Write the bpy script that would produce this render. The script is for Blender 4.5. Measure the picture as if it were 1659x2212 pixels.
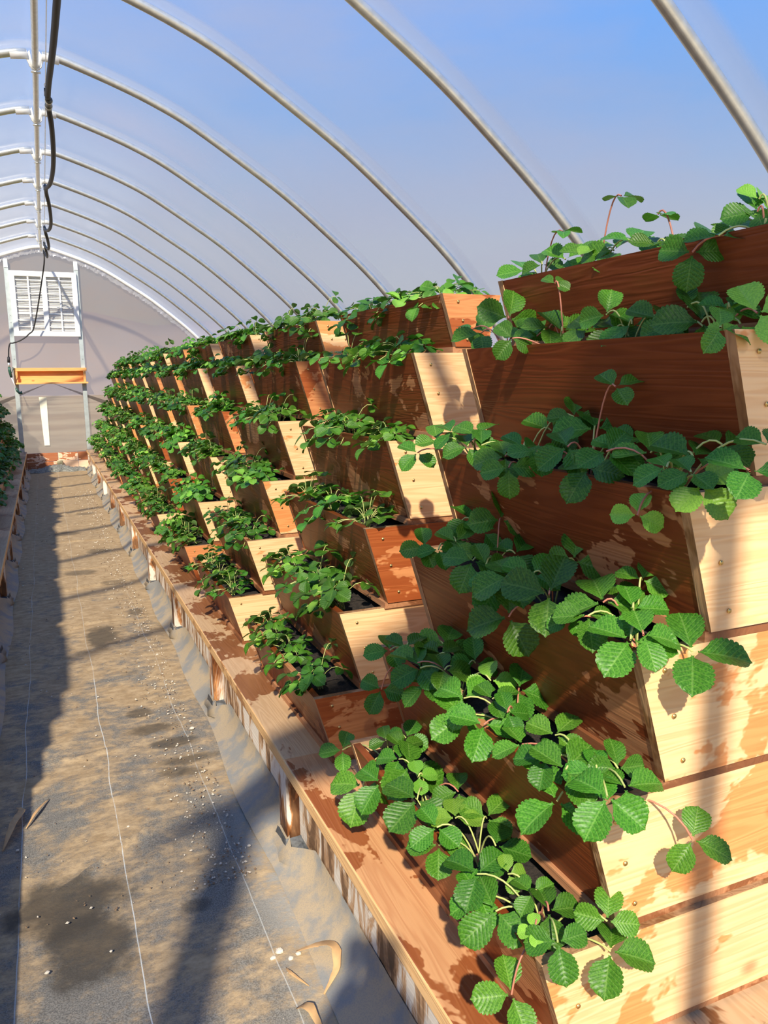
import bpy, math, random
from mathutils import Vector, Matrix
for o in list(bpy.data.objects): bpy.data.objects.remove(o)
C = bpy.context.scene.collection
PI = math.pi
H = 1.542                                  # eye height

# ------------------------------------------------------------------ camera
FPX, PITCH, YAW, ROLL = 1680.0, 0.1728, 0.4071, -0.0110
cy, sy = math.cos(YAW), math.sin(YAW)
FW = Vector((sy*math.cos(PITCH), cy*math.cos(PITCH), -math.sin(PITCH)))
RT = Vector((cy, -sy, 0)); UP = RT.cross(FW)
R2 = RT*math.cos(ROLL) + UP*math.sin(ROLL); U2 = -RT*math.sin(ROLL) + UP*math.cos(ROLL)
cam_d = bpy.data.cameras.new('camera'); cam = bpy.data.objects.new('camera', cam_d); C.objects.link(cam)
M = Matrix((R2, U2, -FW)).transposed().to_4x4(); M.translation = Vector((0, 0, H)); cam.matrix_world = M
cam_d.sensor_fit = 'VERTICAL'; cam_d.sensor_height = 36; cam_d.lens = 36*FPX/2212; cam_d.clip_start = .02
bpy.context.scene.camera = cam
def ray(px, py): return FW*FPX + R2*(px-829.5) - U2*(py-1106)
def at(px, py, axis, d):                   # the point on the world plane <axis> = d seen at a pixel
    v = ray(px, py); o = d-(H if axis == 2 else 0)
    v = v/v[axis]*o; return Vector((v.x, v.y, v.z+H))

# ------------------------------------------------------------------ world, sun, exposure
vs = bpy.context.scene.view_settings
vs.view_transform = 'Standard'; vs.look = 'None'; vs.gamma = 1; vs.use_curve_mapping = False; vs.exposure = 0.03
W = bpy.data.worlds.new('sky'); bpy.context.scene.world = W; W.use_nodes = True
def world():
    n, l = W.node_tree.nodes, W.node_tree.links; n.clear()
    g = n.new('ShaderNodeTexCoord'); s = n.new('ShaderNodeSeparateXYZ'); l.new(g.outputs['Generated'], s.inputs[0])
    r = n.new('ShaderNodeValToRGB'); l.new(s.outputs['Z'], r.inputs[0]); e = r.color_ramp.elements
    e[0].position = 0.0; e[0].color = (.44, .43, .41, 1); e[1].position = .62; e[1].color = (.055, .27, .84, 1)
    for pos, c in ((.16, (.36, .40, .48)), (.30, (.17, .33, .64)), (.42, (.085, .31, .80))):
        x = e.new(pos); x.color = (*c, 1)
    nz = n.new('ShaderNodeTexNoise'); nz.inputs['Scale'].default_value = 2.6; nz.inputs['Detail'].default_value = 6
    mp = n.new('ShaderNodeMapping'); mp.inputs['Scale'].default_value = (1, 1, 3.2); mp.inputs['Location'].default_value = (.3, .1, 0)
    l.new(g.outputs['Generated'], mp.inputs[0]); l.new(mp.outputs[0], nz.inputs['Vector'])
    cr = n.new('ShaderNodeMapRange'); cr.inputs[1].default_value = .46; cr.inputs[2].default_value = .72; cr.inputs[4].default_value = .5
    l.new(nz.outputs['Fac'], cr.inputs[0])
    mx = n.new('ShaderNodeMixRGB'); mx.inputs[2].default_value = (.36, .36, .46, 1)
    l.new(cr.outputs[0], mx.inputs[0]); l.new(r.outputs[0], mx.inputs[1])
    b = n.new('ShaderNodeBackground'); b.inputs[1].default_value = 1.32; l.new(mx.outputs[0], b.inputs[0])
    o = n.new('ShaderNodeOutputWorld'); l.new(b.outputs[0], o.inputs[0])
world()
SUN = Vector((.42, 1.0, -.86)).normalized()
sd = bpy.data.lights.new('sun', 'SUN'); sd.energy = 7.4; sd.color = (1.0, .90, .74); sd.angle = math.radians(1.1)
so = bpy.data.objects.new('sun', sd); C.objects.link(so); so.rotation_euler = SUN.to_track_quat('-Z', 'Y').to_euler(); so.location = (-3, -8, 9)

# ------------------------------------------------------------------ material helpers
class NT:
    def __init__(s, name):
        s.m = bpy.data.materials.new(name); s.m.use_nodes = True; s.n = s.m.node_tree.nodes; s.l = s.m.node_tree.links; s.n.clear()
        s.out = s.N('OutputMaterial')
    def N(s, t, **kw):
        x = s.n.new('ShaderNode'+t)
        for k, v in kw.items():
            if k[0] == '_': setattr(x, k[1:], v)
            else: x.inputs[k.replace('__', ' ')].default_value = v
        return x
    def L(s, a, b): s.l.new(a, b)
    def math(s, op, a, b=None, clamp=False):
        x = s.n.new('ShaderNodeMath'); x.operation = op; x.use_clamp = clamp
        for i, v in enumerate((a, b)):
            if v is None: continue
            if isinstance(v, (int, float)): x.inputs[i].default_value = v
            else: s.l.new(v, x.inputs[i])
        return x.outputs[0]
    def rng(s, v, a, b, c=0.0, d=1.0):
        x = s.n.new('ShaderNodeMapRange'); x.interpolation_type = 'SMOOTHSTEP'; s.l.new(v, x.inputs[0])
        for i, q in enumerate((a, b, c, d)): x.inputs[i+1].default_value = q
        return x.outputs[0]
    def mix(s, f, a, b, mode='MIX'):
        x = s.n.new('ShaderNodeMixRGB'); x.blend_type = mode
        for i, v in enumerate((f, a, b)):
            if isinstance(v, (int, float)): x.inputs[i].default_value = v
            elif isinstance(v, tuple): x.inputs[i].default_value = (*v, 1)
            else: s.l.new(v, x.inputs[i])
        return x.outputs[0]
    def noise(s, vec, scale, detail=4, rough=.5, dist=0):
        x = s.N('TexNoise', Scale=scale, Detail=detail, Roughness=rough, Distortion=dist)
        if vec is not None: s.l.new(vec, x.inputs['Vector'])
        return x.outputs['Fac']
    def mapping(s, vec, scale=(1, 1, 1), loc=(0, 0, 0)):
        x = s.N('Mapping', Scale=scale, Location=loc); s.l.new(vec, x.inputs[0]); return x.outputs[0]
    def bsdf(s, **kw):
        b = s.N('BsdfPrincipled', **kw); s.L(b.outputs[0], s.out.inputs[0]); return b
    def bump(s, h, b, strength=.4, dist=.01):
        x = s.N('Bump', Strength=strength, Distance=dist); s.l.new(h, x.inputs['Height']); s.l.new(x.outputs[0], b.inputs['Normal'])

def plain(name, col, rough=.5, metal=0.0, nscale=30, namt=.12):
    t = NT(name); g = t.N('TexCoord'); f = t.noise(g.outputs['Object'], nscale, 3)
    c = t.mix(t.rng(f, .3, .7), tuple(x*(1-namt) for x in col), tuple(min(1, x*(1+namt)) for x in col))
    b = t.bsdf(Roughness=rough, Metallic=metal); t.L(c, b.inputs['Base Color']); return t.m

def cedar(name, axis, dry, dark, wetc, lo, hi, sap=False, rot=.5, streak=False):
    """board with grain along <axis>, wet stained patches; lo/hi: noise window in which it turns wet"""
    t = NT(name); g = t.N('TexCoord'); oi = t.N('ObjectInfo')
    add = t.N('VectorMath', _operation='ADD'); sc = t.N('VectorMath', _operation='SCALE')
    cmb = t.N('CombineXYZ'); 
    for i in range(3): t.L(oi.outputs['Random'], cmb.inputs[i])
    t.L(cmb.outputs[0], sc.inputs[0]); sc.inputs['Scale'].default_value = 37.0
    t.L(g.outputs['Object'], add.inputs[0]); t.L(sc.outputs[0], add.inputs[1]); v = add.outputs[0]
    s1 = [13, 13, 13]; s1[axis] = .9
    s2 = [160, 160, 160]; s2[axis] = 5
    warp = t.noise(t.mapping(v, tuple(s1)), 1.0, 3, .55, .6)
    rings = t.math('FRACT', t.math('MULTIPLY', warp, 11.0))
    tri = t.math('ABSOLUTE', t.math('SUBTRACT', rings, .5))
    fine = t.noise(t.mapping(v, tuple(s2)), 1.0, 4, .6)
    grain = t.math('ADD', t.math('MULTIPLY', t.rng(tri, .0, .5), .6), t.math('MULTIPLY', fine, .45))
    c = t.mix(t.rng(grain, .0, .95), tuple(d*.55+e*.45 for d, e in zip(dark, dry)), dry)
    # knots
    s3 = [5.5, 5.5, 5.5]; s3[axis] = 3.2
    vor = t.N('TexVoronoi', Scale=1.0); t.L(t.mapping(v, tuple(s3)), vor.inputs['Vector'])
    kn = t.rng(vor.outputs['Distance'], .045, .13, 1, 0)
    c = t.mix(t.math('MULTIPLY', kn, .75), c, tuple(x*.35 for x in dark))
    if sap:                                                   # pale sapwood streaks
        sw = t.noise(t.mapping(v, tuple(x*.42 for x in s1)), 1.0, 2, .4, .3)
        c = t.mix(t.rng(sw, .60, .66, 0, .5), c, (.50, .29, .13))
    if streak:                                                # weathered white and burnt streaks across the board
        st = t.noise(t.mapping(v, (9, 9, 2.0)), 1.6, 5, .6, .8)
        c = t.mix(t.rng(st, .47, .54), c, (.74, .67, .56)); c = t.mix(t.rng(st, .40, .46, .85, 0), c, (.13, .065, .03))
    s4 = [7.5, 7.5, 7.5]; s4[axis] = 4.0
    wn = t.noise(t.mapping(v, tuple(s4), (3.1, 7.7, 1.3)), .62, 5, .62, .35)
    dr = t.noise(t.mapping(v, (30, 30, 3)), .55, 3, .5)       # downward runs on the edge of the wet areas
    wn = t.math('ADD', wn, t.math('MULTIPLY', t.math('SUBTRACT', dr, .5), .12))
    wn = t.math('ADD', wn, t.math('MULTIPLY', t.math('SUBTRACT', oi.outputs['Random'], .5), .16*rot))
    wet = t.rng(wn, lo, hi)
    c2 = t.mix(1.0, c, wetc, 'MULTIPLY'); col = t.mix(wet, c, c2)
    hs = t.N('HueSaturation'); t.L(col, hs.inputs['Color']); hv = t.math('FRACT', t.math('MULTIPLY', oi.outputs['Random'], 7.31))
    t.L(t.math('ADD', .88, t.math('MULTIPLY', hv, .26)), hs.inputs['Value'])
    b = t.bsdf(); b.inputs['Specular IOR Level'].default_value = .35
    t.L(hs.outputs[0], b.inputs['Base Color']); t.L(t.rng(wn, lo, hi, .68, .42), b.inputs['Roughness'])
    t.bump(grain, b, .25, .003); return t.m

MAT = {}
MAT['front'] = cedar('cedar_face_along', 1, (.46, .205, .08), (.25, .08, .027), (.44, .235, .15), .385, .398, sap=True)
MAT['end'] = cedar('cedar_end_across', 0, (.84, .54, .27), (.66, .33, .13), (.84, .56, .38), .565, .59, rot=1.9)
MAT['endwet'] = cedar('cedar_end_wet', 0, (.62, .26, .09), (.42, .13, .04), (.60, .38, .28), .47, .49, rot=.3)
MAT['edge'] = cedar('cedar_sawn_edge', 2, (.40, .23, .11), (.22, .10, .045), (.6, .5, .4), .5, .56)
MAT['slab'] = cedar('cedar_base_board', 1, (.42, .20, .09), (.34, .14, .06), (.55, .45, .4), .45, .5)
MAT['bench'] = cedar('bench_plank', 1, (.50, .33, .18), (.38, .23, .11), (.46, .28, .19), .54, .57)
MAT['benchred'] = cedar('bench_plank_red', 1, (.58, .30, .13), (.44, .18, .07), (.52, .32, .22), .50, .52, sap=True)
MAT['post'] = cedar('stained_post', 2, (.46, .21, .075), (.20, .07, .025), (.35, .25, .2), .48, .58, streak=True)
MAT['board'] = cedar('weathered_board', 1, (.52, .33, .18), (.36, .18, .08), (.4, .3, .25), .6, .7, streak=True)
MAT['shelfwood'] = cedar('orange_softwood', 0, (.85, .42, .14), (.72, .30, .08), (.8, .7, .6), .8, .9)
MAT['lip'] = cedar('planed_plank_edge', 1, (.80, .50, .22), (.66, .36, .13), (.6, .45, .35), .62, .66)

def soil_mat():
    t = NT('potting_soil'); g = t.N('TexCoord'); f = t.noise(g.outputs['Object'], 90, 6, .7); f2 = t.noise(g.outputs['Object'], 260, 2)
    c = t.mix(t.rng(f, .35, .7), (.012, .009, .007), (.05, .035, .025)); c = t.mix(t.rng(f2, .70, .74, 0, .6), c, (.22, .15, .09))
    b = t.bsdf(Roughness=.85); t.L(c, b.inputs['Base Color']); t.bump(f, b, .8, .01); return t.m
MAT['soil'] = soil_mat()

def leaf_mat(name, c1, c2, young=False):
    t = NT(name); uv = t.N('UVMap'); s = t.N('SeparateXYZ'); t.L(uv.outputs[0], s.inputs[0]); oi = t.N('ObjectInfo'); g = t.N('TexCoord')
    a = t.math('ABSOLUTE', t.math('MULTIPLY', t.math('SUBTRACT', s.outputs[1], .5), 2.0))
    ph = t.math('FRACT', t.math('SUBTRACT', t.math('MULTIPLY', s.outputs[0], 8.5), t.math('MULTIPLY', a, 2.6)))
    tri = t.math('MULTIPLY', t.math('ABSOLUTE', t.math('SUBTRACT', ph, .5)), 2.0)      # 1 at veins
    vein = t.math('MAXIMUM', t.rng(tri, .80, .98), t.rng(a, .03, .07, 1, 0))
    nz = t.noise(g.outputs['Object'], 22, 2)
    c = t.mix(t.rng(nz, .35, .65), c1, c2); c = t.mix(t.math('MULTIPLY', vein, .30), c, (.26, .44, .10))
    hs = t.N('HueSaturation'); t.L(c, hs.inputs['Color'])
    t.L(t.math('ADD', .70, t.math('MULTIPLY', oi.outputs['Random'], .6)), hs.inputs['Value'])
    t.L(t.math('ADD', .485, t.math('MULTIPLY', t.math('FRACT', t.math('MULTIPLY', oi.outputs['Random'], 5.7)), .025)), hs.inputs['Hue'])
    geo = t.N('NewGeometry'); col = t.mix(t.math('MULTIPLY', geo.outputs['Backfacing'], .55), hs.outputs[0], (.17, .28, .11))
    b = t.N('BsdfPrincipled', Roughness=.40); b.inputs['Specular IOR Level'].default_value = .28; t.L(col, b.inputs['Base Color'])
    t.bump(t.math('SUBTRACT', 1.0, t.math('MULTIPLY', tri, tri)), b, .22, .003)
    tr = t.N('BsdfTranslucent'); tc = t.mix(1.0, hs.outputs[0], (1.0, 1.35, .40), 'MULTIPLY'); t.L(tc, tr.inputs[0])
    ms = t.N('MixShader', Fac=.26); t.L(b.outputs[0], ms.inputs[1]); t.L(tr.outputs[0], ms.inputs[2]); t.L(ms.outputs[0], t.out.inputs[0]); return t.m
MAT['leaf'] = leaf_mat('strawberry_leaf', (.036, .135, .010), (.075, .225, .018))
MAT['leafy'] = leaf_mat('young_strawberry_leaf', (.15, .36, .035), (.22, .46, .05))
MAT['stalk'] = plain('leaf_stalk', (.42, .46, .14), .5, 0, 20, .2)
MAT['stalkred'] = plain('red_leaf_stalk', (.46, .17, .10), .5, 0, 20, .2)
MAT['steel'] = plain('galvanised_steel', (.72, .73, .67), .32, .70, 25, .08)
MAT['whitesteel'] = plain('white_painted_metal', (.84, .84, .80), .45, 0, 14, .04)
MAT['black'] = plain('black_rubber_hose', (.014, .014, .015), .6)
MAT['brass'] = plain('brass_screw', (.72, .50, .18), .35, .9)
MAT['greensteel'] = plain('pale_steel_post', (.50, .56, .55), .45, .5, 18, .08)
MAT['darkgreen'] = plain('dark_green_plastic', (.03, .09, .06), .4)
MAT['cream'] = plain('cream_plastic', (.62, .56, .33), .5)
MAT['stone'] = plain('pale_stone', (.58, .52, .42), .9)
MAT['dryleaf'] = plain('dry_leaf', (.50, .30, .13), .7)
MAT['slat'] = plain('louvre_slat', (.62, .61, .55), .5, .2)
MAT['clothpile'] = plain('crumpled_weed_cloth', (.19, .19, .16), .9, 0, 40, .4)

def film(name, trans_face, trans_graze, tint, gloss=.10, blotch=False, bands=()):
    t = NT(name); g = t.N('TexCoord'); lw = t.N('LayerWeight', Blend=.35)
    nz = t.noise(t.mapping(g.outputs['Object'], (.5, .35, .6)), 1.2, 5, .6)
    f = t.math('MULTIPLY', t.rng(lw.outputs['Facing'], .25, .97, trans_face, trans_graze), t.rng(nz, .25, .75, .92, 1.05), True)
    if bands:                                  # sunlit halo beside each hoop, painted in as hazier film
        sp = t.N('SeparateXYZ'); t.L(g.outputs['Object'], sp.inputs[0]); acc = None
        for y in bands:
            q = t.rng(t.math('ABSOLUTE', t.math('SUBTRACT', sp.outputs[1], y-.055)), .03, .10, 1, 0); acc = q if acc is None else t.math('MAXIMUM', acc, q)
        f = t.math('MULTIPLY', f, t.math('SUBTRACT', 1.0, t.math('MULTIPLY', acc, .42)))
    tc = t.N('BsdfTransparent'); tc.inputs[0].default_value = (1, 1, 1, 1)
    col = tint
    tl = t.N('BsdfTranslucent'); df = t.N('BsdfDiffuse')
    if blotch:
        n2 = t.noise(t.mapping(g.outputs['Object'], (1, 1, 1.6)), .9, 4, .6); c = t.mix(t.rng(n2, .35, .7), tint, tuple(x*y for x, y in zip(tint, (1.12, .98, .86))))
        t.L(c, tl.inputs[0]); t.L(c, df.inputs[0])
    else: tl.inputs[0].default_value = (*tint, 1); df.inputs[0].default_value = (*tint, 1)
    m1 = t.N('MixShader', Fac=.45); t.L(tl.outputs[0], m1.inputs[1]); t.L(df.outputs[0], m1.inputs[2])
    gl = t.N('BsdfGlossy', Roughness=.16); gl.inputs[0].default_value = (.95, .96, 1, 1)
    m2 = t.N('MixShader'); t.L(t.rng(lw.outputs['Facing'], .3, 1, gloss*.4, gloss*3.2), m2.inputs[0]); t.L(m1.outputs[0], m2.inputs[1]); t.L(gl.outputs[0], m2.inputs[2])
    m3 = t.N('MixShader'); t.L(f, m3.inputs[0]); t.L(m2.outputs[0], m3.inputs[1]); t.L(tc.outputs[0], m3.inputs[2]); t.L(m3.outputs[0], t.out.inputs[0]); return t.m
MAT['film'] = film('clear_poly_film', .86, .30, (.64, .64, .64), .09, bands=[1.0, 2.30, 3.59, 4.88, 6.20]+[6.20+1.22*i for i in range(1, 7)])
MAT['endfilm'] = film('hazy_end_wall_sheet', .36, .28, (.33, .275, .215), .06, True)
MAT['gable'] = film('front_gable_sheet', .05, .03, (.70, .68, .64), .05)
MAT['frontfilm'] = film('front_wall_film', .70, .4, (.75, .74, .72), .05)

def cloth_mat():
    t = NT('woven_ground_cloth'); g = t.N('TexCoord'); s = t.N('SeparateXYZ'); P = g.outputs['Object']; t.L(P, s.inputs[0])
    X, Y = s.outputs[0], s.outputs[1]
    n1 = t.noise(t.mapping(P, (1.2, 1.0, 1)), 3.0, 8, .7, .2); n2 = t.noise(t.mapping(P, (1, 1.7, 1)), 13, 7, .75); n3 = t.noise(P, 240, 2, .6)
    d = t.math('ADD', t.math('MULTIPLY', n1, .75), t.math('MULTIPLY', n2, .42))
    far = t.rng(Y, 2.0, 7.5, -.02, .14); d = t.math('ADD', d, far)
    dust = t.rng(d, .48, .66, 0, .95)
    w = t.N('TexWave', Scale=190, Distortion=0); t.L(P, w.inputs['Vector'])
    base = t.mix(t.rng(n3, .35, .65), (.12, .112, .095), (.23, .215, .18))
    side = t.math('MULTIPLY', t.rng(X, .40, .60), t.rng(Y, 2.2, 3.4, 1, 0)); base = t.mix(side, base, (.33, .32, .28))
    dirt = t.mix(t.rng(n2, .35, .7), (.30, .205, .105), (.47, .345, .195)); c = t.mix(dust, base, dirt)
    grit = t.noise(P, 70, 3, .7); c = t.mix(t.rng(grit, .70, .73, 0, .7), c, (.62, .53, .40)); c = t.mix(t.rng(grit, .25, .30, .5, 0), c, (.13, .09, .055))
    # woven coloured marker threads
    wob = t.math('MULTIPLY', t.math('SUBTRACT', t.noise(t.mapping(P, (0, 1, 0)), 1.3, 3), .5), .05)
    for xx, a in ((.122, .9), (-.185, .6), (.455, .45), (-.33, .4)):
        dd = t.math('ABSOLUTE', t.math('SUBTRACT', t.math('ADD', X, wob), xx))
        ln = t.math('MULTIPLY', t.rng(dd, .0008, .0022, a*.75, 0), t.rng(dust, .75, .98, 1, .35)); c = t.mix(ln, c, (.66, .70, .66))
    # damp stains
    wn = t.math('MULTIPLY', t.math('SUBTRACT', t.noise(P, 9, 6, .65), .5), .55)
    for (x, y, rx, ry, a) in ((-.05, 2.30, .17, .14, .85), (.00, 2.08, .12, .16, .85), (.22, 4.86, .10, .20, .8), (.33, 3.42, .11, .055, .75), (.40, 3.24, .10, .05, .75), (.42, 3.06, .13, .04, .7),
                              (.36, 2.97, .06, .05, .6), (.30, 3.62, .06, .05, .7), (.30, 2.13, .05, .035, .6), (.42, 2.95, .05, .03, .6), (.35, 7.4, .10, .10, .6), (.10, 8.4, .14, .12, .6), (.34, 9.6, .12, .10, .5), (.45, 5.3, .05, .08, .6), (.16, 6.6, .12, .10, .6), (.38, 6.2, .09, .08, .5), (.30, 4.15, .05, .04, .3)):
        ex = t.math('POWER', t.math('DIVIDE', t.math('SUBTRACT', X, x), rx), 2.0); ey = t.math('POWER', t.math('DIVIDE', t.math('SUBTRACT', Y, y), ry), 2.0)
        q = t.math('ADD', t.math('ADD', ex, ey), t.math('MULTIPLY', wn, 4.5)); c = t.mix(t.rng(q, .35, 1.5, a, 0), c, t.mix(.5, (.05, .042, .032), (.07, .06, .045)))
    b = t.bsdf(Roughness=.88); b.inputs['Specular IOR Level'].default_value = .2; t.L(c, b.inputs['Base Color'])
    t.bump(t.math('ADD', t.math('MULTIPLY', grit, .7), t.math('MULTIPLY', n3, .3)), b, .35, .006); return t.m
MAT['cloth'] = cloth_mat()
def skirt_mat():
    t = NT('grey_cloth_skirt'); g = t.N('TexCoord'); n1 = t.noise(g.outputs['Object'], 7, 5, .6); n2 = t.noise(g.outputs['Object'], 300, 2)
    c = t.mix(t.rng(n1, .40, .58), (.24, .235, .21), (.40, .31, .19)); c = t.mix(t.rng(n2, .4, .7, 0, .35), c, (.16, .17, .17))
    b = t.bsdf(Roughness=.8); t.L(c, b.inputs['Base Color']); t.bump(n1, b, .4, .01); return t.m
MAT['skirt'] = skirt_mat(); MAT['flap'] = plain('black_cloth_flap', (.06, .065, .07), .6, 0, 60, .4)
def outside_mat():
    t = NT('dry_field'); g = t.N('TexCoord'); n1 = t.noise(g.outputs['Object'], .15, 6, .6)
    c = t.mix(t.rng(n1, .4, .6), (.42, .30, .17), (.60, .46, .26)); b = t.bsdf(Roughness=.9); t.L(c, b.inputs['Base Color']); return t.m
MAT['field'] = outside_mat(); MAT['hill'] = plain('hazy_hills', (.36, .31, .29), .9, 0, .02, .2)

# ------------------------------------------------------------------ mesh helpers
class MB:
    def __init__(s): s.v, s.f, s.uv, s.mi = [], [], [], []
    def add(s, vs_, fs, uvs=None, mi=0):
        o = len(s.v); s.v += [tuple(v) for v in vs_]; s.f += [tuple(i+o for i in f) for f in fs]
        s.uv += list(uvs) if uvs else [(0, 0)]*len(vs_); s.mi += [mi]*len(fs); return s
    def box(s, x0, x1, y0, y1, z0, z1, mi=0):
        v = [(x, y, z) for z in (z0, z1) for y in (y0, y1) for x in (x0, x1)]
        return s.add(v, [(0, 2, 3, 1), (4, 5, 7, 6), (0, 1, 5, 4), (2, 6, 7, 3), (0, 4, 6, 2), (1, 3, 7, 5)], mi=mi)
    def hexa(s, a, b, mi=0):           # two quads a (bottom/near) and b
        return s.add(list(a)+list(b), [(3, 2, 1, 0), (4, 5, 6, 7), (0, 1, 5, 4), (1, 2, 6, 5), (2, 3, 7, 6), (3, 0, 4, 7)], mi=mi)
    def tube(s, pts, r, n=8, cap=True, mi=0):
        pts = [Vector(p) for p in pts]; rs = r if isinstance(r, (list, tuple)) else [r]*len(pts)
        t0 = (pts[1]-pts[0]).normalized(); ref = Vector((0, 0, 1)) if abs(t0.z) < .9 else Vector((1, 0, 0))
        nrm = (ref-t0*ref.dot(t0)).normalized(); vv, ff = [], []
        for i, p in enumerate(pts):
            t = (pts[min(i+1, len(pts)-1)]-pts[max(i-1, 0)]).normalized()
            nrm = (nrm-t*nrm.dot(t)).normalized(); bn = t.cross(nrm)
            for k in range(n):
                a = 2*PI*k/n; vv.append(p+(nrm*math.cos(a)+bn*math.sin(a))*rs[i])
        for i in range(len(pts)-1):
            for k in range(n): ff.append((i*n+k, i*n+(k+1) % n, (i+1)*n+(k+1) % n, (i+1)*n+k))
        if cap: ff += [tuple(reversed(range(n))), tuple(range((len(pts)-1)*n, len(pts)*n))]
        return s.add(vv, ff, mi=mi)
    def lathe(s, prof, c, axis=(0, 0, 1), n=12, mi=0):
        ax = Vector(axis).normalized(); c = Vector(c)
        return s.tube([c+ax*h for _, h in prof], [max(r, 1e-5) for r, _ in prof], n, True, mi)
    def mesh(s, name, mats, smooth=False):
        m = bpy.data.meshes.new(name); m.from_pydata(s.v, [], s.f); m.update()
        u = m.uv_layers.new(name='UVMap')
        for lp in m.loops: u.data[lp.index].uv = s.uv[lp.vertex_index]
        for mt in (mats if isinstance(mats, (list, tuple)) else [mats]): m.materials.append(mt)
        for p, i in zip(m.polygons, s.mi): p.material_index = i; p.use_smooth = smooth
        return m
    def build(s, name, mats, parent=None, smooth=False, bevel=0):
        return obj(name, s.mesh(name, mats, smooth), parent, bevel)
def obj(name, mesh, parent=None, bevel=0, loc=None):
    o = bpy.data.objects.new(name, mesh); C.objects.link(o)
    if parent is not None: o.parent = parent
    if loc is not None: o.location = loc
    if bevel:
        b = o.modifiers.new('bevel', 'BEVEL'); b.width = bevel; b.segments = 2; b.limit_method = 'ANGLE'
    return o
def tag(o, label, cat, group=None, kind=None):
    o['label'] = label; o['category'] = cat
    if group: o['group'] = group
    if kind: o['kind'] = kind
    return o
def thing(name, label, cat, loc=(0, 0, 0), rz=0, group=None):
    o = bpy.data.objects.new(name, None); C.objects.link(o); o.location = loc; o.rotation_euler = (0, 0, rz); o.empty_display_size = .1
    return tag(o, label, cat, group)
def struct(o): o['kind'] = 'structure'; return o
def catmull(pts, n=8):
    P = [Vector(p) for p in pts]; P = [P[0]*2-P[1]]+P+[P[-1]*2-P[-2]]; out = []
    for i in range(1, len(P)-2):
        for k in range(n):
            t = k/n; a, b, c, d = P[i-1], P[i], P[i+1], P[i+2]
            out.append(.5*((2*b)+(c-a)*t+(2*a-5*b+4*c-d)*t*t+(3*b-a-3*c+d)*t*t*t))
    out.append(P[-2]); return out
ORD = ['first', 'second', 'third', 'fourth', 'fifth', 'sixth', 'seventh', 'eighth', 'ninth', 'tenth', 'eleventh', 'twelfth', 'thirteenth']

# ------------------------------------------------------------------ dimensions
RX = .125                                    # ridge
PROF = [(0, 3.735), (.16, 3.71), (.5, 3.605), (.78, 3.50), (1.05, 3.37), (1.46, 3.12), (1.75, 2.93), (2.05, 2.70), (2.40, 2.41), (2.65, 2.16), (2.88, 1.86), (3.08, 1.50), (3.2, 1.10), (3.26, .6), (3.28, 0)]
arch_half = catmull([(a, 0, b) for a, b in PROF], 5)
YF, YE = -1.1, 14.78                         # front wall, end wall
P = 1.22; Y0 = .97; LB = .91; NC = 11
AC = 1.252                                   # axis of the right bed's stack
XL = RX*2                                    # mirror of the left bed

# ------------------------------------------------------------------ floor, ground, hills
def floor():
    x0, x1, y0, y1 = -3.15, 3.4, YF-.3, YE+.25; m = MB(); rnd = random.Random(3)
    xs = [x0+i*.1 for i in range(int((-.5-x0)/.1)+1)] + [-.48+i*.02 for i in range(61)] + [.8+i*.1 for i in range(int((x1-.8)/.1)+1)]
    ys = []; y = y0
    while y < y1: ys.append(y); y += .022 if y > 1 and y < 8 else .05
    folds = [(1.42, .2, .05, .006), (2.47, .10, .11, .010), (2.36, .12, .1, .005), (3.42-.55, .12, -.05, .004), (3.05, .05, .06, .004), (3.33, -.14, .07, .010), (4.62, .10, .03, .010), (5.05, -.1, .1, .009), (4.3, .05, -.06, .006), (6.1, .1, .05, .010), (6.75, 0, .05, .007), (7.9, .1, .06, .011), (8.8, 0, .1, .008), (9.7, .05, .04, .010), (10.9, .0, .05, .009), (12.1, .1, .0, .010)]
    def h(x, y):
        z = .004*math.sin(x*9+y*2.3)+.003*math.sin(y*5.1-x*4)
        for fy, sx, sl, a in folds:
            yy = fy+sl*math.sin(x*6+fy*5)+.18*(x-.1)
            w = max(0, 1-abs((x-sx*.5-.1)/.55)); z += a*w*(math.exp(-((y-yy)/.012)**2)*2.2-.6*math.exp(-((y-yy-.03)/.012)**2))
        return z
    v = [(x, y, h(x, y)) for y in ys for x in xs]; n = len(xs)
    f = [(j*n+i, j*n+i+1, (j+1)*n+i+1, (j+1)*n+i) for j in range(len(ys)-1) for i in range(n-1)]
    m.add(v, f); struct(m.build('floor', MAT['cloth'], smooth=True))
floor()
g = MB(); g.add([(-60, -40, -.03), (60, -40, -.03), (60, 120, -.03), (-60, 120, -.03)], [(0, 1, 2, 3)])
tag(g.build('field', MAT['field']), 'dry tan open field outside around the greenhouse', 'field', kind='structure')
def hills():
    m = MB(); rnd = random.Random(5); n = 60; v = []
    for j, (r, k) in enumerate(((85, 0), (100, .7), (118, 1), (140, .3))):
        for i in range(n+1):
            a = math.radians(-20+220*i/n); hh = (7+3.5*math.sin(a*5+1)+2*math.sin(a*13)+1.2*math.sin(a*29))*k
            v.append((math.cos(a)*r, math.sin(a)*r, hh-.1))
    f = [(j*(n+1)+i, j*(n+1)+i+1, (j+1)*(n+1)+i+1, (j+1)*(n+1)+i) for j in range(3) for i in range(n)]
    m.add(v, f); tag(m.build('hills', MAT['hill'], smooth=True), 'hazy violet grey hills on the horizon outside', 'hills', kind='structure')
hills()

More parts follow.
